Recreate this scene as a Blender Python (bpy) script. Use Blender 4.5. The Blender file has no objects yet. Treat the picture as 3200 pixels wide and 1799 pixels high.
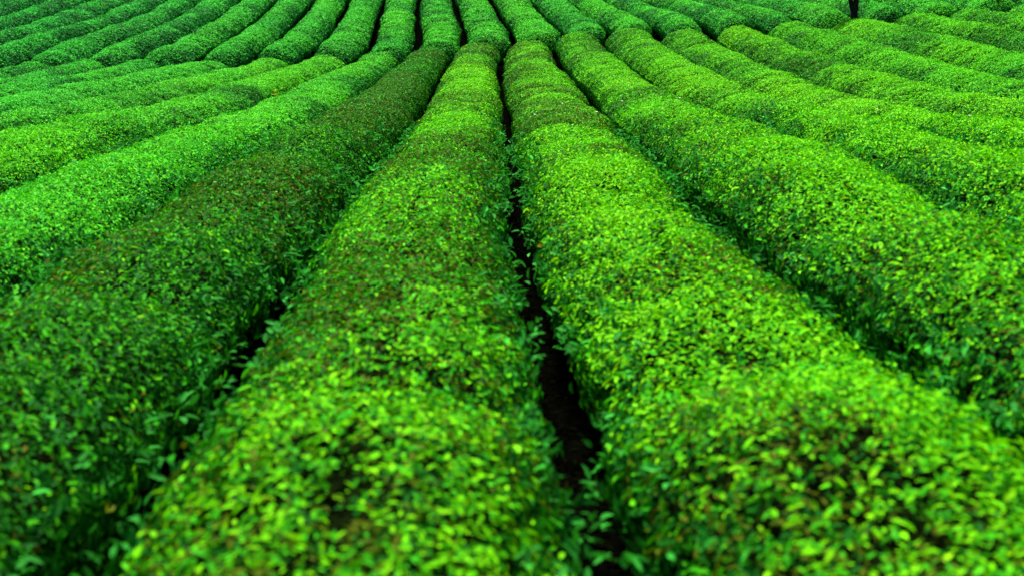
import bpy, math, random
import numpy as np

# ---------------------------------------------------------------- camera, sky, sun, exposure
scene = bpy.context.scene
COL = scene.collection
CAM_Z = 2.45
cam_data = bpy.data.cameras.new('camera')
cam = bpy.data.objects.new('camera', cam_data)
COL.objects.link(cam)
cam.location = (0, 0, CAM_Z)
cam.rotation_euler = (math.radians(90 - 12), 0, 0)
cam_data.sensor_width = 36
cam_data.lens = 36 * 4396 / 3200
cam_data.clip_end = 3000
cam_data.dof.use_dof = True
cam_data.dof.focus_distance = 24
cam_data.dof.aperture_fstop = 2.2
scene.camera = cam

SUN_EL, SUN_AZ = 57, -13          # azimuth from straight ahead (+Y), negative = left
world = bpy.data.worlds.new('World')
scene.world = world
world.use_nodes = True
wn = world.node_tree
sky = wn.nodes.new('ShaderNodeTexSky')
sky.sky_type = 'NISHITA'
sky.sun_disc = False
sky.sun_elevation = math.radians(SUN_EL)
sky.sun_rotation = math.radians(SUN_AZ)
wn.links.new(sky.outputs[0], wn.nodes['Background'].inputs[0])
wn.nodes['Background'].inputs[1].default_value = 0.05
sun_data = bpy.data.lights.new('sun', 'SUN')
sun_data.energy = 4.5
sun_data.angle = math.radians(10)
sun_data.color = (1.0, 0.95, 0.86)
sun = bpy.data.objects.new('sun', sun_data)
COL.objects.link(sun)
sun.rotation_euler = (math.radians(SUN_EL - 90), 0, math.radians(-SUN_AZ))
scene.view_settings.view_transform = 'Standard'
scene.view_settings.look = 'None'
scene.view_settings.gamma = 1
scene.view_settings.exposure = 1.85
scene.cycles.max_bounces = 6
scene.cycles.diffuse_bounces = 2
scene.cycles.glossy_bounces = 2
scene.cycles.transmission_bounces = 3

# ---------------------------------------------------------------- terrain and furrow tables (metres)
XK=[-26.0, -16.0, -9.0, -4.0, 0.0, 4.0, 9.0, 16.0, 26.0]
YK=[2.0, 6.0, 10.0, 15.0, 20.0, 27.0, 35.0, 42.0, 48.0, 55.0, 64.0, 75.0]
GZ=[[-1.5, -1.63, -1.73, -1.77, -1.78, -1.74, -1.68, -1.63, -1.62], [-1.59, -1.7, -1.8, -1.88, -1.87, -1.7, -1.56, -1.51, -1.48], [-1.73, -1.75, -1.84, -2.01, -1.97, -1.63, -1.5, -1.41, -1.3], [-1.95, -1.83, -1.8, -2.06, -2.03, -1.78, -1.62, -1.37, -1.04], [-2.23, -2.05, -1.96, -2.14, -2.15, -2.03, -1.87, -1.29, -0.67], [-2.47, -2.35, -2.18, -2.36, -2.24, -2.19, -1.91, -1.01, -0.27], [-2.46, -2.62, -2.32, -2.4, -2.24, -2.12, -1.57, -0.71, 0.01], [-2.03, -2.17, -2.43, -2.48, -2.21, -1.87, -1.33, -0.6, 0.14], [-1.46, -1.61, -1.74, -2.08, -1.92, -1.37, -0.95, -0.36, 0.21], [-0.77, -1.25, -1.22, -1.31, -1.28, -1.07, -0.7, -0.2, 0.22], [-0.14, -0.52, -0.55, -0.56, -0.44, -0.37, -0.23, -0.04, 0.16], [0.43, 0.31, 0.23, 0.23, 0.28, 0.27, 0.22, 0.15, 0.09]]
Tn=[2.0, 4.0, 5.0, 6.0, 8.0, 10.0, 12.0, 14.0, 17.0, 20.0, 24.0, 28.0, 32.0, 36.0, 40.0, 44.0, 48.0]
Fn={-13:[-20.5, -20.53, -20.56, -20.58, -20.65, -20.72, -20.73, -20.74, -20.76, -20.78, -20.81, -20.87, -20.93, -20.98, -21.0, -21.02, -21.05],
-12:[-18.9, -18.93, -18.96, -18.98, -19.05, -19.12, -19.13, -19.14, -19.16, -19.18, -19.21, -19.27, -19.33, -19.38, -19.4, -19.42, -19.45],
-11:[-17.3, -17.33, -17.36, -17.38, -17.45, -17.52, -17.53, -17.54, -17.56, -17.58, -17.61, -17.67, -17.73, -17.78, -17.8, -17.82, -17.85],
-10:[-15.7, -15.73, -15.76, -15.78, -15.85, -15.92, -15.93, -15.94, -15.96, -15.98, -16.01, -16.07, -16.13, -16.18, -16.2, -16.22, -16.25],
-9:[-14.1, -14.13, -14.16, -14.18, -14.25, -14.32, -14.33, -14.34, -14.36, -14.38, -14.41, -14.47, -14.53, -14.42, -14.42, -14.47, -14.55],
-8:[-12.5, -12.53, -12.56, -12.58, -12.65, -12.72, -12.73, -12.74, -12.76, -12.78, -12.81, -12.87, -12.93, -12.89, -12.84, -12.86, -12.95],
-7:[-10.9, -10.93, -10.96, -10.98, -11.05, -11.12, -11.13, -11.14, -11.16, -11.18, -11.21, -11.26, -11.34, -11.38, -11.4, -11.43, -11.45],
-6:[-9.3, -9.33, -9.36, -9.38, -9.45, -9.52, -9.53, -9.54, -9.56, -9.58, -9.66, -9.74, -9.81, -9.87, -9.93, -9.95, -9.93],
-5:[-7.7, -7.73, -7.76, -7.78, -7.85, -7.92, -7.93, -7.94, -7.96, -7.94, -7.97, -8.08, -8.15, -8.19, -8.08, -8.0, -8.01],
-4:[-6.1, -6.13, -6.16, -6.18, -6.25, -6.32, -6.33, -6.34, -6.5, -6.46, -6.44, -6.48, -6.54, -6.6, -6.58, -6.47, -6.43],
-3:[-4.5, -4.53, -4.56, -4.58, -4.65, -4.72, -4.74, -4.72, -4.72, -4.75, -4.71, -4.88, -4.92, -4.92, -4.95, -4.95, -4.96],
-2:[-2.9, -2.93, -2.96, -2.98, -3.08, -3.1, -3.1, -3.1, -3.15, -3.11, -3.17, -3.19, -3.27, -3.39, -3.45, -3.49, -3.51],
-1:[-1.3, -1.34, -1.34, -1.37, -1.43, -1.51, -1.53, -1.56, -1.52, -1.56, -1.63, -1.72, -1.79, -1.88, -1.92, -1.92, -1.93],
0:[0.3, 0.28, 0.24, 0.22, 0.12, 0.05, 0.03, 0.01, -0.02, -0.03, -0.08, -0.15, -0.23, -0.3, -0.34, -0.31, -0.28],
1:[1.9, 1.87, 1.84, 1.82, 1.73, 1.64, 1.63, 1.6, 1.63, 1.62, 1.57, 1.6, 1.55, 1.44, 1.36, 1.31, 1.27],
2:[3.5, 3.47, 3.44, 3.42, 3.37, 3.32, 3.3, 3.3, 3.36, 3.28, 3.23, 3.15, 3.13, 3.09, 2.97, 2.88, 2.87],
3:[5.1, 5.07, 5.04, 5.02, 4.95, 4.88, 4.93, 4.92, 4.79, 4.75, 4.76, 4.76, 4.69, 4.6, 4.58, 4.56, 4.53],
4:[6.7, 6.67, 6.64, 6.62, 6.55, 6.48, 6.47, 6.46, 6.48, 6.47, 6.4, 6.27, 6.25, 6.18, 6.19, 6.25, 6.24],
5:[8.3, 8.27, 8.24, 8.22, 8.15, 8.08, 8.07, 8.06, 8.04, 7.94, 7.89, 7.86, 7.8, 7.7, 7.63, 7.62, 7.63],
6:[9.9, 9.87, 9.84, 9.82, 9.75, 9.68, 9.67, 9.66, 9.64, 9.62, 9.57, 9.5, 9.47, 9.37, 9.35, 9.36, 9.35],
7:[11.5, 11.47, 11.44, 11.42, 11.35, 11.28, 11.27, 11.26, 11.24, 11.22, 11.19, 11.23, 11.22, 11.2, 11.16, 11.12, 11.08],
8:[13.1, 13.07, 13.04, 13.02, 12.95, 12.88, 12.87, 12.86, 12.84, 12.82, 12.79, 12.73, 12.69, 12.63, 12.59, 12.62, 12.63],
9:[14.7, 14.67, 14.64, 14.62, 14.55, 14.48, 14.47, 14.46, 14.44, 14.42, 14.39, 14.33, 14.25, 14.05, 14.09, 14.15, 14.16],
10:[16.3, 16.27, 16.24, 16.22, 16.15, 16.08, 16.07, 16.06, 16.04, 16.02, 15.99, 15.93, 15.87, 15.82, 15.8, 15.78, 15.75],
11:[17.9, 17.87, 17.84, 17.82, 17.75, 17.68, 17.67, 17.66, 17.64, 17.62, 17.59, 17.53, 17.47, 17.42, 17.4, 17.38, 17.35],
12:[19.5, 19.47, 19.44, 19.42, 19.35, 19.28, 19.27, 19.26, 19.24, 19.22, 19.19, 19.13, 19.07, 19.02, 19.0, 18.98, 18.95],
13:[21.1, 21.07, 21.04, 21.02, 20.95, 20.88, 20.87, 20.86, 20.84, 20.82, 20.79, 20.73, 20.67, 20.62, 20.6, 20.58, 20.55]}
Tf=[40.0, 43.0, 46.0, 49.0, 52.0, 56.0, 60.0, 65.0, 72.0]
Ff={-16:[-28.98, -29.07, -28.95, -28.83, -28.92, -29.2, -29.47, -29.8, -30.0],
-15:[-27.38, -27.47, -27.35, -27.23, -27.32, -27.6, -27.87, -28.2, -28.4],
-14:[-25.78, -25.87, -25.75, -25.63, -25.72, -26.0, -26.27, -26.6, -26.8],
-13:[-24.18, -24.27, -24.15, -24.03, -24.12, -24.4, -24.67, -25.0, -25.2],
-12:[-22.58, -22.67, -22.55, -22.43, -22.52, -22.8, -23.07, -23.4, -23.6],
-11:[-20.98, -21.07, -20.95, -20.83, -20.95, -21.24, -21.51, -21.84, -22.03],
-10:[-19.38, -19.47, -19.36, -19.27, -19.36, -19.61, -19.88, -20.23, -20.43],
-9:[-17.78, -17.82, -17.69, -17.6, -17.73, -18.01, -18.26, -18.58, -18.78],
-8:[-16.33, -16.45, -16.23, -16.0, -16.03, -16.29, -16.56, -16.89, -17.12],
-7:[-14.66, -14.85, -14.74, -14.57, -14.61, -14.82, -15.07, -15.43, -15.64],
-6:[-12.93, -13.11, -13.02, -12.86, -12.93, -13.21, -13.52, -13.89, -14.09],
-5:[-11.36, -11.51, -11.41, -11.28, -11.37, -11.61, -11.88, -12.26, -12.48],
-4:[-9.76, -9.83, -9.72, -9.63, -9.76, -10.03, -10.29, -10.63, -10.84],
-3:[-8.23, -8.3, -8.17, -8.06, -8.14, -8.38, -8.63, -8.94, -9.14],
-2:[-6.6, -6.71, -6.61, -6.5, -6.58, -6.79, -7.02, -7.35, -7.56],
-1:[-4.93, -4.97, -4.9, -4.85, -5.0, -5.28, -5.51, -5.8, -5.99],
0:[-3.36, -3.39, -3.29, -3.23, -3.4, -3.7, -3.94, -4.25, -4.43],
1:[-1.78, -1.84, -1.7, -1.59, -1.72, -2.04, -2.33, -2.65, -2.84],
2:[-0.16, -0.16, -0.04, 0.04, -0.11, -0.44, -0.71, -1.03, -1.22],
3:[1.45, 1.53, 1.7, 1.77, 1.59, 1.25, 0.98, 0.68, 0.46],
4:[3.15, 3.17, 3.27, 3.31, 3.14, 2.83, 2.59, 2.3, 2.07],
5:[4.72, 4.76, 4.84, 4.88, 4.72, 4.41, 4.15, 3.83, 3.62],
6:[6.35, 6.33, 6.42, 6.46, 6.27, 5.94, 5.65, 5.31, 5.15],
7:[7.9, 7.84, 7.95, 8.05, 7.92, 7.62, 7.35, 7.03, 6.81],
8:[9.39, 9.27, 9.35, 9.43, 9.34, 9.13, 8.92, 8.61, 8.41],
9:[11.05, 10.96, 11.07, 11.2, 11.1, 10.81, 10.52, 10.19, 10.0],
10:[12.61, 12.55, 12.71, 12.86, 12.79, 12.53, 12.23, 11.83, 11.6],
11:[14.14, 14.07, 14.22, 14.32, 14.18, 13.88, 13.65, 13.38, 13.2],
12:[15.82, 15.73, 15.85, 15.97, 15.88, 15.6, 15.33, 15.0, 14.8],
13:[17.42, 17.33, 17.45, 17.57, 17.48, 17.2, 16.93, 16.6, 16.4],
14:[19.02, 18.93, 19.05, 19.17, 19.08, 18.8, 18.53, 18.2, 18.0],
15:[20.62, 20.53, 20.65, 20.77, 20.68, 20.4, 20.13, 19.8, 19.6],
16:[22.22, 22.13, 22.25, 22.37, 22.28, 22.0, 21.73, 21.4, 21.2]}
P = 1.6
for _k, _d in ((0, (.10, .10, .085, .075, .05, .025)), (1, (.08, .08, .085, .08, .05, .02)), (-1, (-.04, -.03, -.01, 0, 0, 0))):
    for _i, _v in enumerate(_d): Fn[_k][_i] += _v
BASE = 0.55                                   # furrow floor below the level where hedges touch
rng = np.random.default_rng(7)
random.seed(7)

gx = np.arange(-30, 30.01, .5)
gy = np.arange(-4, 90.01, .5)
_A = np.array([np.interp(gx, XK, r) for r in GZ])
SG = np.array([np.interp(gy, YK, _A[:, i]) for i in range(len(gx))]).T
for _ in range(14):
    p = np.pad(SG, 1, mode='edge')
    SG = (p[:-2, 1:-1] + p[2:, 1:-1] + p[1:-1, :-2] + p[1:-1, 2:] + 2 * p[1:-1, 1:-1]) / 6


def surf(X, Y):
    i = np.clip((X + 30) / .5, 0, len(gx) - 1.001)
    j = np.clip((Y + 4) / .5, 0, len(gy) - 1.001)
    i0 = i.astype(int); j0 = j.astype(int); t = i - i0; s = j - j0
    return (SG[j0, i0] * (1 - t) + SG[j0, i0 + 1] * t) * (1 - s) + (SG[j0 + 1, i0] * (1 - t) + SG[j0 + 1, i0 + 1] * t) * s


def ground(X, Y):
    return surf(X, Y) + CAM_Z - BASE


def noise(x, y, seed):
    """value noise in -1..1"""
    x = np.asarray(x, float); y = np.asarray(y, float)
    xi = np.floor(x).astype(np.int64); yi = np.floor(y).astype(np.int64)
    fx = x - xi; fy = y - yi
    fx = fx * fx * (3 - 2 * fx); fy = fy * fy * (3 - 2 * fy)

    def h(a, b):
        n = (a * 374761393 + b * 668265263 + seed * 1442695041) & 0xffffffff
        n = ((n ^ (n >> 13)) * 1274126177) & 0xffffffff
        n = ((n ^ (n >> 16)) * 2246822519) & 0xffffffff
        return ((n ^ (n >> 15)) & 0xffff) / 32767.5 - 1
    return (h(xi, yi) * (1 - fx) + h(xi + 1, yi) * fx) * (1 - fy) + (h(xi, yi + 1) * (1 - fx) + h(xi + 1, yi + 1) * fx) * fy


BRX = [-17, -11.5, -8, -4.8, 0, 3, 6.5, 9, 12.7, 15, 20]
BRY = [41.5, 42, 43.6, 45.2, 47.3, 46.9, 45.4, 44.5, 43.8, 43, 42.5]


def break_y(X):
    return np.interp(X, BRX, BRY)


# ---------------------------------------------------------------- materials
def new_mat(name):
    m = bpy.data.materials.new(name)
    m.use_nodes = True
    nt = m.node_tree
    b = nt.nodes['Principled BSDF']
    return m, nt, b


def leaf_material(name, trans=.22, rough=.6, spec=.015):
    m, nt, b = new_mat(name)
    at = nt.nodes.new('ShaderNodeAttribute'); at.attribute_name = 'leaf_colour'
    nt.links.new(at.outputs['Color'], b.inputs['Base Color'])
    b.inputs['Roughness'].default_value = rough
    b.inputs['Specular IOR Level'].default_value = spec
    tr = nt.nodes.new('ShaderNodeBsdfTranslucent')
    mul = nt.nodes.new('ShaderNodeMix'); mul.data_type = 'RGBA'; mul.blend_type = 'MULTIPLY'
    mul.inputs[0].default_value = 1
    nt.links.new(at.outputs['Color'], mul.inputs[6])
    mul.inputs[7].default_value = (1.0, 1.0, .5, 1)
    nt.links.new(mul.outputs[2], tr.inputs['Color'])
    mx = nt.nodes.new('ShaderNodeMixShader'); mx.inputs[0].default_value = trans
    nt.links.new(b.outputs[0], mx.inputs[1]); nt.links.new(tr.outputs[0], mx.inputs[2])
    nt.links.new(mx.outputs[0], nt.nodes['Material Output'].inputs['Surface'])
    return m


def noise_material(name, c0, c1, scale, rough=.9, bump=.0, detail=6, spec=0.0):
    m, nt, b = new_mat(name)
    geo = nt.nodes.new('ShaderNodeNewGeometry')
    n = nt.nodes.new('ShaderNodeTexNoise'); n.inputs['Scale'].default_value = scale; n.inputs['Detail'].default_value = detail
    nt.links.new(geo.outputs['Position'], n.inputs['Vector'])
    r = nt.nodes.new('ShaderNodeValToRGB')
    r.color_ramp.elements[0].position = .35; r.color_ramp.elements[1].position = .68
    r.color_ramp.elements[0].color = (*c0, 1); r.color_ramp.elements[1].color = (*c1, 1)
    nt.links.new(n.outputs[0], r.inputs[0]); nt.links.new(r.outputs[0], b.inputs['Base Color'])
    b.inputs['Roughness'].default_value = rough
    b.inputs['Specular IOR Level'].default_value = spec
    if bump:
        bp = nt.nodes.new('ShaderNodeBump'); bp.inputs['Strength'].default_value = bump; bp.inputs['Distance'].default_value = .05
        nt.links.new(n.outputs[0], bp.inputs['Height']); nt.links.new(bp.outputs[0], b.inputs['Normal'])
    return m


M_LEAF = leaf_material('tea_leaf')
M_DEAD = leaf_material('dead_leaf', .0, .9, .0)
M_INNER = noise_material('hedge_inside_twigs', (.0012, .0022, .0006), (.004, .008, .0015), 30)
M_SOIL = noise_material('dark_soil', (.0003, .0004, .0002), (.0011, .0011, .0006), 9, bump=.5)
M_STEM = noise_material('tea_stem', (.030, .022, .012), (.07, .05, .028), 40)
M_BARK = noise_material('tree_bark', (.010, .009, .007), (.026, .022, .017), 18, bump=.8)


# ---------------------------------------------------------------- mesh helpers
def quads_object(name, V, Q, mats, mat_idx=None, face_col=None, parent=None, smooth_from=None):
    me = bpy.data.meshes.new(name)
    V = np.ascontiguousarray(V, np.float32); Q = np.ascontiguousarray(Q, np.int32)
    me.vertices.add(len(V)); me.vertices.foreach_set('co', V.ravel())
    me.loops.add(Q.size); me.loops.foreach_set('vertex_index', Q.ravel())
    me.polygons.add(len(Q)); me.polygons.foreach_set('loop_start', np.arange(0, Q.size, 4, dtype=np.int32))
    for m in mats: me.materials.append(m)
    if mat_idx is not None: me.polygons.foreach_set('material_index', np.ascontiguousarray(mat_idx, np.int32))
    if face_col is not None:
        a = me.attributes.new('leaf_colour', 'FLOAT_COLOR', 'FACE')
        fc = np.ones((len(Q), 4), np.float32); fc[:, :3] = face_col
        a.data.foreach_set('color', fc.ravel())
    me.update(calc_edges=True)
    o = bpy.data.objects.new(name, me); COL.objects.link(o)
    if parent: o.parent = parent
    return o


def tag(o, label=None, cat=None, group=None, kind=None):
    if label: o['label'] = label
    if cat: o['category'] = cat
    if group: o['group'] = group
    if kind: o['kind'] = kind
    return o


def unit(a):
    return a / np.maximum(np.linalg.norm(a, axis=-1, keepdims=True), 1e-9)


def leaves(c, axis, up, L, W, fine):
    """leaf blades: base, edge, tip, edge, folded along the midrib; fine = two quads, else one"""
    a = unit(axis)
    m = unit(up - a * (up * a).sum(1, keepdims=True))
    b = np.cross(a, m)
    L = L[:, None]; W = W[:, None]
    n = len(c)
    if fine:
        base = c - a * L * .5
        tip = c + a * L * .5 - m * L * .12
        l1 = c - a * L * .18 + b * W * .46 + m * W * .16
        l2 = c + a * L * .16 + b * W * .42 + m * W * .12
        r1 = c - a * L * .18 - b * W * .46 + m * W * .16
        r2 = c + a * L * .16 - b * W * .42 + m * W * .12
        V = np.stack([base, l1, l2, tip, r2, r1], 1).reshape(-1, 3)
        k = np.arange(n)[:, None] * 6
        Q = np.stack([k + np.array([[0, 3, 2, 1]]), k + np.array([[0, 5, 4, 3]])], 1).reshape(-1, 4)
        return V, Q, 2
    V = np.stack([c - a * L * .5, c - a * L * .03 + b * W * .55 + m * W * .1, c + a * L * .5, c - a * L * .03 - b * W * .55 + m * W * .1], 1).reshape(-1, 3)
    k = np.arange(n)[:, None] * 4
    return V, k + np.array([[0, 3, 2, 1]]), 1


# ---------------------------------------------------------------- ground and paths of bare earth
def build_ground():
    xs = np.concatenate([[-900, -400, -150, -70], np.arange(-40, 40.1, 1.0), [70, 150, 400, 900]])
    ys = np.concatenate([[-200, -60, -20], np.arange(-8, 90.1, 1.0), [130, 220, 500, 1200]])
    X, Y = np.meshgrid(xs, ys)
    Z = ground(X, Y) + .02 * noise(X, Y, 3)
    V = np.stack([X, Y, Z], -1).reshape(-1, 3)
    nx = len(xs); I = (np.arange(len(ys) - 1)[:, None] * nx + np.arange(nx - 1)[None]).ravel()
    Q = np.stack([I, I + 1, I + 1 + nx, I + nx], 1)
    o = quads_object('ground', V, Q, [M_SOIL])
    tag(o, kind='structure')


build_ground()

# ---------------------------------------------------------------- tea hedges
F_PX = 1407.0
# single dips and humps seen along the nearest rows: row, distance, length, angle over the row, height share
HUMPS = [(0, 6.0, .55, 1.9, -.16), (0, 4.7, .6, 1.5, .10), (-1, 5.3, .28, 1.1, -.20), (-1, 4.5, .5, 1.3, .06), (0, 13.2, 1.0, 1.5, .07), (0, 10.4, .8, 1.2, -.05),
         (-1, 12.0, 1.0, 1.5, .06), (-2, 7.6, .5, 1.2, -.12), (-2, 16.5, 1.2, 1.5, .08), (1, 9.5, .6, 1.9, -.12), (2, 13.5, .6, 1.9, -.12), (2, 20.0, .8, 1.9, .08)]


class Row:
    def __init__(self, plot, k):
        self.plot, self.k = plot, k
        if plot == 'n': self.T, self.L, self.R = Tn, Fn[k], Fn[k + 1]
        else: self.T, self.L, self.R = Tf, Ff[k], Ff[k + 1]
        self.seed = (k + 40) * (7 if plot == 'n' else 11) + 5
        self.T = np.array(self.T); self.L = np.array(self.L); self.R = np.array(self.R)
        r = np.random.default_rng(self.seed)
        self.hv = r.uniform(-.04, .05)
        xm = float((np.interp(44, self.T, self.L) + np.interp(44, self.T, self.R)) / 2)
        yb = float(break_y(xm))
        g = float(np.interp(xm, [-12, -7, -4, 6, 9, 14], [1.05, .9, .6, .6, 1.15, 1.15]))
        if plot == 'n':
            xa = float(abs(self.L[0] + self.R[0]) / 2)
            self.y0 = max(.6, xa / .37 - 6); self.y1 = yb - g / 2
        else:
            self.y0 = yb + g / 2; self.y1 = 76.0

    def pos(self, ph, Y, off=0.0):
        """surface point: ph 0 (right foot) .. pi (left foot), off = along the radius, metres"""
        xl = np.interp(Y, self.T, self.L); xr = np.interp(Y, self.T, self.R)
        xc = (xl + xr) / 2
        gap = (.045 if self.plot == 'f' else .015) + .035 * np.clip((11 - Y) / 6, 0, 1) + .05 * noise(Y * .35, 0 * Y, self.seed + 9) + .04 * noise(Y * 1.7, np.sign(np.cos(ph)) + 0 * Y, self.seed + 10)
        w = (xr - xl) / 2 - gap
        slope = np.clip(np.abs(surf(xc, Y)) / np.maximum(np.abs(xc), .5) , .15, .6)
        H = BASE + .27 + (slope - .15) / .45 * .08 + self.hv
        e0 = np.clip((Y - self.y0) / 1.0, 0, 1); e1 = np.clip((self.y1 - Y) / 1.0, 0, 1)
        e = np.minimum(np.sqrt(1 - (1 - e0) ** 2.4), np.sqrt(1 - (1 - e1) ** 2.4))
        c, s = np.cos(ph), np.sin(ph)
        ex = .76 + .22 * np.clip(1 - (slope - .15) / .35, 0, 1)
        sd = self.seed
        n = (.050 * noise(Y / 2.1, ph * .35, sd) + .040 * noise(Y / .75, ph * .5, sd + 1) + (.018 + .018 * np.clip((Y - 8) / 14, 0, 1)) * noise(Y / .27, ph * 1.0, sd + 2)
             + .02 * noise(Y / .11, ph * 5, sd + 3))
        for (hk, hy, hs, hp, ha) in HUMPS:
            if self.plot == 'n' and hk == self.k:
                n = n + ha * np.exp(-((Y - hy) / hs) ** 2) * np.exp(-((ph - hp) / 1.0) ** 2)
        k = 1 + n
        x = xc + np.sign(c) * np.abs(c) ** (ex + .02) * w * (1 - .34 * np.clip(1 - np.abs(s) / .5, 0, 1)) * (.35 + .65 * e) * (1 + .6 * n) + off * c
        z = ground(x, Y) + np.abs(s) ** ex * H * k * e + off * s
        return np.stack([x, Y, z], -1)


def pick_colours(plot, k, X, Y, s_top, n):
    """a colour for each leaf: young flush, mature, old or brown twig, mixed by patches along the row, with shade painted on flanks and ends"""
    r = rng.random(n)
    sd = 900 + (k + 40) * 3 + (0 if plot == 'n' else 500)
    patch = noise(X / .9, Y / 1.6, sd) * .6 + noise(X / .35, Y / .5, sd + 1) * .4
    broad = noise(X / 2.5, Y / 4.0, sd + 2)
    age, brown, hue = ROW_LOOK.get((plot, k), (.0, .0, .0))
    # probability of young leaves
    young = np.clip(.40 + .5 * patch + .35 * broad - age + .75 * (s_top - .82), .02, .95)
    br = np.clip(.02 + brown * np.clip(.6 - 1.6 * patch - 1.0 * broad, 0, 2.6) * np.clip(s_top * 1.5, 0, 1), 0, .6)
    old = np.clip(.20 + age * .6 - .35 * patch + 1.5 * np.clip(.85 - s_top, -.1, 1), .04, 1.6)  # old growth sits low; the dark mix also paints shade on flanks and ends
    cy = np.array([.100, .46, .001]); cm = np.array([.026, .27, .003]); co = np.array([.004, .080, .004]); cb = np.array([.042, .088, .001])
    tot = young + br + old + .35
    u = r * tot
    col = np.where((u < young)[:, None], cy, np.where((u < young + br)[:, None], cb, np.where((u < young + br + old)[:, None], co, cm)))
    v = rng.normal(1, .12, (n, 1)).clip(.5, 1.6)
    col = col * v
    # hue drift: + is yellower, - is emerald
    h = (hue + .08 * rng.normal(size=n) + .08 * broad)[:, None]
    col = col * np.concatenate([np.exp(2.0 * h), 1 + .05 * h, 1 - .8 * h], 1).clip(.12, 2.2)
    col[:, 2] += .16 * col[:, 1] * np.clip(-h[:, 0], 0, .5)  # haze and sky sheen painted in as extra blue on emerald leaves
    return col


ROW_LOOK = {}
for k in range(-14, 14):
    ROW_LOOK[('n', k)] = (.0, .08, .05)
    ROW_LOOK[('f', k)] = (.05 + .30 * max(0, -k - 3) / 8, .03, -.25 - .25 * max(0, -k) / 10)
ROW_LOOK[('n', -1)] = (.10, .32, .06)
ROW_LOOK[('n', 0)] = (.18, .50, .06)
ROW_LOOK[('n', 1)] = (.18, .25, .03)
ROW_LOOK[('n', -2)] = (.95, .50, .08)
ROW_LOOK[('n', -3)] = (-.10, .05, -.15)
for k in (-4, -5): ROW_LOOK[('n', k)] = (.0, .08, -.12)
for k in (-6, -7, -8, -9, -10): ROW_LOOK[('n', k)] = (.03, .03, -.28)
for k in (2, 3, 4): ROW_LOOK[('n', k)] = (.08, .10, .05)
for k in (5, 6, 7, 8, 9, 10): ROW_LOOK[('n', k)] = (.08, .08, -.05)

NPOLY = 0


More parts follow.
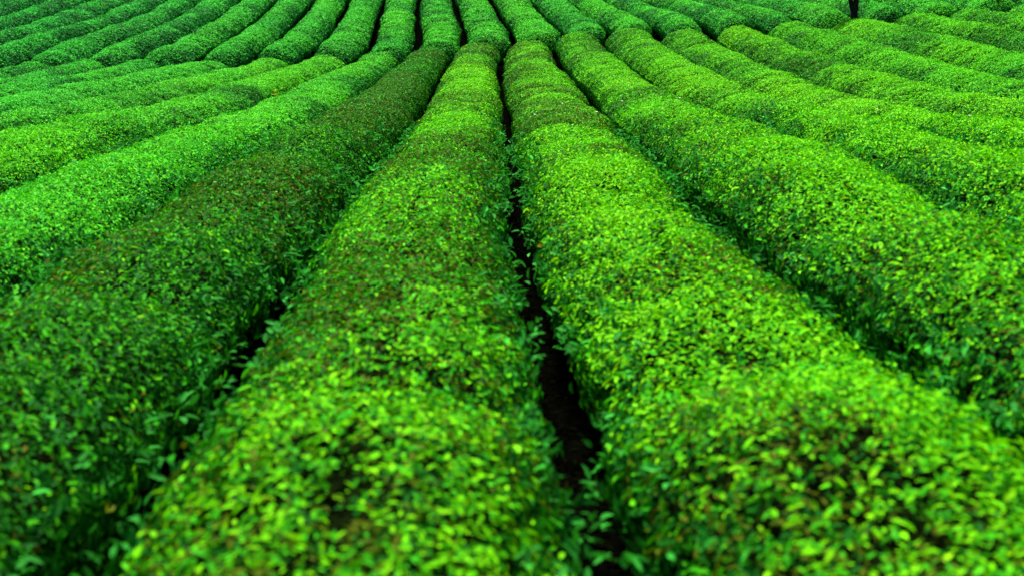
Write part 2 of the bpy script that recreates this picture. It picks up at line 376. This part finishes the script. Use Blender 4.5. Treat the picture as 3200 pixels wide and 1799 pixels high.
def build_row(plot, k, label, group, with_stems):
    global NPOLY
    R = Row(plot, k)
    if R.y1 - R.y0 < 1: return None
    # inner shell
    dy = .16 if R.y0 < 15 else .25
    Ys = np.arange(R.y0, R.y1 + dy * .5, dy); Ys[-1] = R.y1
    ph = np.linspace(0, math.pi, 19)
    PH, YY = np.meshgrid(ph, Ys)
    # leaf cells
    cy = .25; cp = math.pi / 16
    yc = np.arange(R.y0 + cy / 2, R.y1, cy); pc = np.arange(cp / 2, math.pi, cp)
    PC, YC = np.meshgrid(pc, yc); PC = PC.ravel(); YC = YC.ravel()
    p = R.pos(PC, YC)
    du = R.pos(PC + .01, YC) - R.pos(PC - .01, YC); dv = R.pos(PC, YC + .02) - R.pos(PC, YC - .02)
    nn = np.cross(dv, du)
    area = np.linalg.norm(nn, axis=1) / (.02 * .04) * cy * cp
    nn = unit(nn)
    xc = (np.interp(YC, R.T, R.L) + np.interp(YC, R.T, R.R)) / 2
    outw = np.stack([p[:, 0] - xc, 0 * xc, p[:, 2] - ground(xc, YC)], -1)
    nn *= np.sign((nn * outw).sum(1, keepdims=True))
    rel = p - np.array([0, 0, CAM_Z])
    d = np.linalg.norm(rel, axis=1)
    t = math.radians(12)
    fwd = rel[:, 1] * math.cos(t) - rel[:, 2] * math.sin(t); upc = rel[:, 1] * math.sin(t) + rel[:, 2] * math.cos(t)
    fw = np.maximum(fwd, .3)
    inside = (fwd > .5) & (np.abs(rel[:, 0]) < fw * .364 + 1.8 + .05 * fw) & (upc < fw * .2046 + .8) & (upc > -fw * .2046 - 1.0)
    if not inside.any(): return None
    facing = -(nn * rel).sum(1) / d
    Lc = np.maximum(.046, 2.1 * d / F_PX)
    dens = LEAF_COVER * np.clip(.56 + d / 45, .6, 1.1) / (.26 * Lc ** 2) * np.where(facing > -.25, 1, .35) * inside * np.clip((np.sin(PC) - .16) / .34, .03, 1)
    cnt = rng.poisson(dens * area)
    idx = np.repeat(np.arange(len(cnt)), cnt); n = len(idx)
    PL = PC[idx] + rng.uniform(-.5, .5, n) * cp; YL = YC[idx] + rng.uniform(-.5, .5, n) * cy
    YL = np.clip(YL, R.y0 + .01, R.y1 - .01); PL = np.clip(PL, .10, math.pi - .10)
    s_top = np.sin(PL)
    thick = np.clip(1.6 - d[idx] / 22, .45, 1.3)
    off = (rng.uniform(-.085, .02, n) + .012 * s_top + .03 * noise(YL / .085, PL * 9, R.seed + 20)) * thick
    stick = rng.random(n) < .03
    off = off + thick * stick * rng.uniform(.0, .05, n)
    c = R.pos(PL, YL, off)
    N = nn[idx]
    tang = rng.normal(size=(n, 3)); tang = unit(tang - N * (tang * N).sum(1, keepdims=True))
    al = rng.uniform(.05, .95, n)[:, None]
    axis = N * al * (.25 + .5 * s_top[:, None]) + tang + np.array([0, 0, .12])
    up = N * 1.25 + np.array([0, 0, .2]) + rng.normal(size=(n, 3)) * .33
    size = rng.lognormal(0, .22, n)
    L = Lc[idx] * size * (1.12 - .3 * s_top) * np.where((s_top < .62) & (d[idx] < 20), rng.uniform(1, 1.7, n), 1); W = L * rng.uniform(.36, .52, n)
    far = d[idx] > 20
    col = pick_colours(plot, k, c[:, 0], c[:, 1], np.clip(.12 + .88 * N[:, 2], .05, 1), n)  # upward facing sets the leaf mix, so shade on flanks and ends is painted
    org = np.array([float(R.pos(np.array(math.pi / 2), np.array((R.y0 + R.y1) / 2))[0]), (R.y0 + R.y1) / 2, 0.])
    org[2] = float(ground(np.array(org[0]), np.array(org[1])))
    # the dark inside of the hedge
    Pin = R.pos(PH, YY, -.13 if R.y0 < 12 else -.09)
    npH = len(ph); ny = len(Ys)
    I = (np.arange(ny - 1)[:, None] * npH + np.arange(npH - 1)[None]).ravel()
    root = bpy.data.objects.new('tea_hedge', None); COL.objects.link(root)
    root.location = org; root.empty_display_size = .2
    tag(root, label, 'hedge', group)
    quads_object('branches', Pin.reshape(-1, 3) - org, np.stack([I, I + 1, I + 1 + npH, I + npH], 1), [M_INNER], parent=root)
    # side shoots: sprays of larger leaves reaching out over the furrow
    if R.y0 < 10:
        ys = np.repeat(np.arange(max(R.y0, 2.5), 20, .055), 2) + rng.uniform(-.05, .05, 2 * len(np.arange(max(R.y0, 2.5), 20, .055)))
        ys = ys[rng.random(len(ys)) < .38]
        m_ = len(ys); sd_ = rng.choice([-1, 1], m_); a_ = rng.uniform(.45, 1.0, m_)
        pz = np.where(sd_ > 0, a_, math.pi - a_)
        reach = rng.uniform(.02, .11, m_)
        cc = np.repeat(R.pos(pz, ys, reach), 6, 0); sx = np.repeat(sd_, 6)
        k_ = len(cc)
        c2 = cc + rng.normal(size=(k_, 3)) * .028
        ax2 = rng.normal(size=(k_, 3)) * .8 + np.stack([sx * .7, 0 * sx, .35 + 0 * sx], 1)
        up2 = np.stack([sx * .25, 0 * sx, 1. + 0 * sx], 1) + rng.normal(size=(k_, 3)) * .35
        L2 = rng.uniform(.045, .085, k_)
        c = np.concatenate([c, c2]); axis = np.concatenate([axis, ax2]); up = np.concatenate([up, up2])
        L = np.concatenate([L, L2]); W = np.concatenate([W, L2 * rng.uniform(.36, .46, k_)]); far = np.concatenate([far, np.zeros(k_, bool)])
        g2 = np.array([.016, .17, .010]) * rng.lognormal(0, .35, (k_, 1)); g2[:, 2] += .03 * g2[:, 1]
        col = np.concatenate([col, g2])
    Vs, Qs, fc, base = [], [], [], 0
    for msk, fine in ((~far, True), (far, False)):
        if not msk.any(): continue
        V, Q, m = leaves(c[msk], axis[msk], up[msk], L[msk], W[msk], fine)
        Vs.append(V); Qs.append(Q + base); base += len(V)
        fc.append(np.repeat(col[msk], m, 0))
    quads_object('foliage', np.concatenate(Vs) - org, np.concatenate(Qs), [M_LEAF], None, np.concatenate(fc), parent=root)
    NPOLY += sum(len(q) for q in Qs)
    if with_stems: build_stems(R, root, org)
    HEDGES[(plot, k)] = (R, root, org)
    return root


HEDGES = {}


def tube(V, Q, pts, r0, r1, n=5):
    pts = np.array(pts, float); b = len(V)
    m = len(pts)
    for i, p in enumerate(pts):
        t = pts[min(i + 1, m - 1)] - pts[max(i - 1, 0)]; t = t / (np.linalg.norm(t) + 1e-9)
        u = np.cross(t, [0.31, .93, .2]); u /= np.linalg.norm(u); w = np.cross(t, u)
        r = r0 + (r1 - r0) * i / (m - 1)
        for j in range(n):
            a = 2 * math.pi * j / n
            V.append(p + r * (math.cos(a) * u + math.sin(a) * w))
    for i in range(m - 1):
        for j in range(n):
            Q.append((b + i * n + j, b + i * n + (j + 1) % n, b + (i + 1) * n + (j + 1) % n, b + (i + 1) * n + j))


def build_stems(R, o, org):
    """each bush along the row: a woody stem forking up from the furrow side into the foliage"""
    r = np.random.default_rng(R.seed + 77)
    y = max(R.y0, 3.2)
    while y < 13:
        y += r.uniform(.35, .6)
        side = r.choice([-1, 1])
        ph = (.16 if side > 0 else math.pi - .16)
        foot = R.pos(np.array(ph), np.array(y), -.10); foot[2] = ground(foot[0], foot[1]) - .02
        V, Q = [], []
        for j in range(4):
            top = R.pos(np.array(math.pi / 2 - side * r.uniform(.45, 1.15)), np.array(y + r.uniform(-.2, .2)), .0)
            mid = foot * .55 + top * .45 + np.array([side * r.uniform(.0, .07), r.uniform(-.05, .05), 0])
            tube(V, Q, [foot, mid, top], r.uniform(.006, .010), .003, 5)
        quads_object('stem', np.array(V) - org, np.array(Q), [M_STEM], parent=o)


LEAF_COVER = 1.7
ORD = ['first', 'second', 'third', 'fourth', 'fifth', 'sixth', 'seventh', 'eighth', 'ninth', 'tenth', 'eleventh', 'twelfth', 'thirteenth', 'fourteenth']
NEAR_LABEL = {
    -1: 'yellow-green tea hedge just left of the black furrow running up the middle',
    0: 'broad green tea hedge with olive patches just right of the black middle furrow',
    1: 'dark-sided tea hedge with a bright yellow-green crest, second right of the black middle furrow',
    -2: 'darkest olive tea hedge specked with brown twigs, filling the lower left corner',
    -3: 'brightest pure green tea hedge, directly beyond the darkest olive hedge at lower left',
}
for k in range(-11, 11):
    lab = NEAR_LABEL.get(k)
    if lab is None:
        if k < 0: lab = 'clipped near-plot tea hedge, %s left of the brightest pure green hedge' % ORD[-k - 4]
        else: lab = 'clipped near-plot tea hedge, %s right of the black furrow up the middle' % ORD[k]
    build_row('n', k, lab, 'tea hedges of the near plot', -3 <= k <= 1)
for k in range(-14, 13):
    if k == -1: lab = 'bright far-slope tea hedge climbing straight up behind the end of the middle furrow'
    elif k < -1: lab = 'far-slope tea hedge, %s left of the one climbing straight up behind the middle furrow' % ORD[-k - 2]
    elif k == 9: lab = 'far-slope tea hedge whose shaded end rises just right of the tree trunk'
    elif k == 8: lab = 'far-slope tea hedge whose shaded end sits just left of the tree trunk'
    elif k > 9: lab = 'far-slope tea hedge, %s beyond the hedge ending just right of the tree trunk' % ORD[k - 10]
    else: lab = 'far-slope tea hedge, %s left of the hedge ending beside the left of the tree trunk' % ORD[7 - k]
    build_row('f', k, lab, 'tea hedges of the far slope', False)
print('hedge polygons', NPOLY)


# ---------------------------------------------------------------- tree, shrub, weeds and small things
def blades(cols, n):
    c = np.array(cols)[rng.integers(0, len(cols), n)]
    return c * rng.normal(1, .15, (n, 1)).clip(.6, 1.5)


def cluster_leaves(centres, per, spread, L, cols, aspect=.42):
    c = np.repeat(np.array(centres, float), per, 0); n = len(c)
    c = c + rng.normal(size=(n, 3)) * spread
    ax = rng.normal(size=(n, 3)) + np.array([0, 0, -.35])
    up = rng.normal(size=(n, 3)) * .6 + np.array([0, 0, 1.0])
    ll = L * rng.lognormal(0, .2, n)
    V, Q, m = leaves(c, ax, up, ll, ll * aspect, True)
    return V, Q, np.repeat(blades(cols, n), m, 0)


def build_tree():
    X, Y = 10.74, 44.9
    g = float(ground(np.array(X), np.array(Y)))
    root = bpy.data.objects.new('tree', None); COL.objects.link(root); root.location = (X, Y, g)
    tag(root, 'dark bare forked tree trunk standing between the two tea plots', 'tree')
    V, Q = [], []
    zf = 1.88 - g                                     # height of the fork
    tube(V, Q, [(.02, 0, -.15), (.0, 0, .1), (.02, .0, .45), (-.01, .01, zf - .25), (-.03, 0, zf + .03)], .125, .105, 10)
    tips = []
    def limb(p, d, length, rad, depth):
        pts = [np.array(p, float)]
        d = np.array(d, float)
        for i in range(4):
            d = unit(d + np.array([random.uniform(-.18, .18), random.uniform(-.18, .18), .10]))
            pts.append(pts[-1] + d * length / 4)
        tube(V, Q, pts, rad, rad * .55, 8 if depth < 2 else 5)
        tips.append(pts[-1]); tips.append(pts[-2])
        if depth < 3:
            for i in range(3):
                q = pts[2 + i % 3]
                a = random.uniform(0, 6.28)
                nd = unit(d * .7 + np.array([math.cos(a) * .8, math.sin(a) * .8, random.uniform(-.1, .5)]))
                limb(q, nd, length * .68, rad * .52, depth + 1)
    limb((-.06, 0, zf - .12), (-.26, .05, 1), 1.35, .085, 0)
    limb((.02, 0, zf - .12), (.12, -.05, 1), 1.5, .09, 0)
    limb((.05, 0, zf + .5), (.8, -.1, .5), 1.2, .05, 1)
    quads_object('trunk', np.array(V), np.array(Q), [M_BARK], parent=root)
    cent = [t + np.array([random.gauss(0, .16), random.gauss(0, .16), random.gauss(0, .12)]) for t in tips for _ in range(3)]
    cent = [c for c in cent if c[2] > zf + .35]
    hang = [(.34, 0, 2.08 - g), (.42, .02, 2.06 - g), (.70, 0, 2.09 - g), (.72, 0, 2.06 - g), (.95, 0, 2.10 - g), (1.28, 0, 2.08 - g), (1.29, 0, 2.03 - g), (-.12, 0, 2.2 - g)]
    cols = [(.02, .09, .008), (.03, .15, .008), (.012, .06, .008)]
    V1, Q1, c1 = cluster_leaves(cent, 26, .16, .10, cols)
    V2, Q2, c2 = cluster_leaves(hang, 7, .03, .075, cols)
    quads_object('crown', np.concatenate([V1, V2]), np.concatenate([Q1, Q2 + len(V1)]), [M_LEAF], None, np.concatenate([c1, c2]), parent=root)


build_tree()


def build_shrub(X, Y, size, label):
    g = float(ground(np.array(X), np.array(Y)))
    root = bpy.data.objects.new('shrub', None); COL.objects.link(root); root.location = (X, Y, g)
    tag(root, label, 'shrub')
    V, Q, cent = [], [], []
    for i in range(14):
        a = random.uniform(0, 6.28); rr = random.uniform(.1, .55) * size; hh = random.uniform(.35, .95) * size
        p = np.array([math.cos(a) * rr, math.sin(a) * rr, hh])
        tube(V, Q, [(0, 0, -.03), p * .5 + np.array([0, 0, .08]), p], .014, .005, 5)
        cent += [p, p * .75, p * .5 + np.array([0, 0, .1])]
    quads_object('stem', np.array(V), np.array(Q), [M_STEM], parent=root)
    V1, Q1, c1 = cluster_leaves(cent, 40, .1 * size, .085, [(.004, .026, .004), (.008, .045, .004), (.003, .018, .003)], .3)
    quads_object('foliage', V1, Q1, [M_LEAF], None, c1, parent=root)


build_shrub(16.15, 46.3, .85, 'dark uncut shrub in the upper right corner beyond the clipped hedges')


def ribbon(V, Q, C, p, d, length, width, droop, col, seg=5):
    """one curving grass blade"""
    p = np.array(p, float); d = unit(np.array(d, float))
    side = unit(np.cross(d, [0.2, .1, 1.0]) + np.array([1e-4, 0, 0]))
    b = len(V)
    for i in range(seg + 1):
        t = i / seg
        w = width * (1 - t) ** .7 * .5 + .0006
        V.append(p - side * w); V.append(p + side * w)
        p = p + d * length / seg
        d = unit(d + np.array([d[0] * droop, d[1] * droop, -droop]) * .5)
    for i in range(seg):
        Q.append((b + 2 * i, b + 2 * i + 1, b + 2 * i + 3, b + 2 * i + 2)); C.append(np.array(col) * random.uniform(.8, 1.2))


def grass_tuft(loc, n, h, width, label, col, group=None):
    V, Q, C = [], [], []
    for i in range(n):
        a = random.uniform(0, 6.28); sp = random.uniform(.05, .45)
        ribbon(V, Q, C, (random.gauss(0, .02), random.gauss(0, .02), -.02), (math.cos(a) * sp, math.sin(a) * sp, 1), h * random.uniform(.6, 1.1), width, random.uniform(.1, .5), col)
    o = quads_object('grass_tuft', np.array(V), np.array(Q), [M_LEAF], None, np.array(C))
    o.location = loc
    tag(o, label, 'grass', group)


def on_hedge(plot, k, ph, Y, off=0.):
    return HEDGES[(plot, k)][0].pos(np.array(float(ph)), np.array(float(Y)), off)


grass_tuft(on_hedge('n', 9, .4, 43.0) + np.array([0, 0, -.1]), 16, .55, .012, 'tall pale grass tuft rising from the hedges below the dark corner shrub', (.10, .36, .02))


def build_fern(loc, label):
    root = bpy.data.objects.new('fern', None); COL.objects.link(root); root.location = loc
    tag(root, label, 'fern')
    V, Q = [], []
    for i in range(3):
        tube(V, Q, [(.02 * i, .01 * i, -.56), (.01, .01, -.25), (0, 0, .01)], .006, .004, 5)
    quads_object('stem', np.array(V), np.array(Q), [M_STEM], parent=root)
    for f in range(6):
        a = -2.4 + f * .75 + random.uniform(-.2, .2)
        d = unit(np.array([math.cos(a), math.sin(a), .9])); p = np.zeros(3)
        V, Q, C = [], [], []
        side0 = unit(np.cross(d, [0, 0, 1.]))
        for i in range(15):
            q = p + d * .026
            t = i / 14
            w = .10 * math.sin(math.pi * min(1, .2 + t * .85)) + .008
            for sg in (-1, 1):
                ribbon(V, Q, C, p, side0 * sg + d * .35, w, .016, .12, (.07, .40, .006), 3)
            ribbon(V, Q, C, p, d, .03, .008, 0, (.05, .25, .006), 1)
            p = q; d = unit(d + np.array([d[0] * .06, d[1] * .06, -.11]))
        quads_object('frond', np.array(V), np.array(Q), [M_LEAF], None, np.array(C), parent=root)


fx, fy = 1.86, 4.72
fz = float(ground(np.array(fx), np.array(fy)))
build_fern((fx, fy, fz + .54), 'bright feathery fern in the furrow at the lower right corner')
grass_tuft((fx - .02, fy - .06, fz + .3), 5, .62, .010, 'thin upright grass stem beside the fern in the lower right corner', (.09, .34, .01))


def build_sprout(loc, label):
    root = bpy.data.objects.new('weed', None); COL.objects.link(root); root.location = loc
    tag(root, label, 'weed')
    V, Q = [], []
    tube(V, Q, [(0, 0, -.08), (.01, 0, .08), (-.02, 0, .2)], .006, .003, 5)
    quads_object('stem', np.array(V), np.array(Q), [M_STEM], parent=root)
    V1, Q1, c1 = cluster_leaves([(.0, 0, .08), (-.01, 0, .14), (-.02, 0, .2), (.03, 0, .02)], 5, .022, .075, [(.34, .46, .02), (.28, .42, .02)], .4)
    quads_object('foliage', V1, Q1, [M_LEAF], None, c1, parent=root)


build_sprout(on_hedge('n', -3, 2.25, 27.6), 'pale yellow weed sprouting from the crest of a left-hand hedge')

# a dead stick lying on the clipped leaves
V, Q = [], []
tube(V, Q, [(-.11, .03, .01), (-.03, .0, .02), (.05, -.02, .01), (.10, -.07, .0)], .011, .008, 7)
tube(V, Q, [(.05, -.02, .01), (.07, -.06, -.02)], .007, .005, 6)
st = quads_object('fallen_twig', np.array(V), np.array(Q), [M_BARK])
st.location = on_hedge('n', -4, 1.0, 17.4, .025)
tag(st, 'short dark dead twig lying on the leaves near the left edge', 'twig')

# a few pale tea blossoms on the two hedges right of the middle furrow
m, nt, b = new_mat('tea_blossom')
b.inputs['Base Color'].default_value = (.75, .62, .55, 1); b.inputs['Roughness'].default_value = .6
for (k, ph, y) in ((0, 1.55, 22.5), (0, 2.0, 20.7), (0, 1.1, 21.2), (1, 1.7, 27.0), (1, 2.1, 24.5), (0, 1.9, 23.5), (1, 1.3, 23.0), (3, 1.9, 20.5), (3, 1.5, 17.6)):
    R, root, org = HEDGES[('n', k)]
    c = R.pos(np.array(ph), np.array(y), .03)
    V, Q = [], []
    for j in range(5):
        a = j * 1.2566 + ph; d = np.array([math.cos(a), math.sin(a), .35]); sd = np.array([-math.sin(a), math.cos(a), 0])
        b0 = len(V)
        V += [c, c + d * .012 + sd * .010, c + d * .026, c + d * .012 - sd * .010]
        Q.append((b0, b0 + 3, b0 + 2, b0 + 1))
    quads_object('blossom', np.array(V) - org, np.array(Q), [m], parent=root)

# dead leaves on the floor of the nearest furrows
pts = []
for kf in (-1, 0, 1, 2):
    n_ = 1500
    y_ = rng.uniform(2.5, 16, n_); x_ = np.interp(y_, Tn, Fn[kf]) + rng.normal(0, .13, n_)
    pts.append(np.stack([x_, y_, ground(x_, y_) + rng.uniform(.004, .03, n_)], 1))
pts = np.concatenate(pts); n_ = len(pts)
ll = rng.uniform(.03, .07, n_)
V, Q, mm = leaves(pts, rng.normal(size=(n_, 3)) * np.array([1, 1, .25]), rng.normal(size=(n_, 3)) * .3 + np.array([0, 0, 1.]), ll, ll * .45, True)
cc = np.array([[.0010, .0010, .0005], [.0022, .0018, .0007], [.001, .003, .0006], [.0005, .0006, .0003]])[rng.integers(0, 4, n_)]
tag(quads_object('leaf_litter', V, Q, [M_DEAD], None, np.repeat(cc, mm, 0)), kind='stuff')
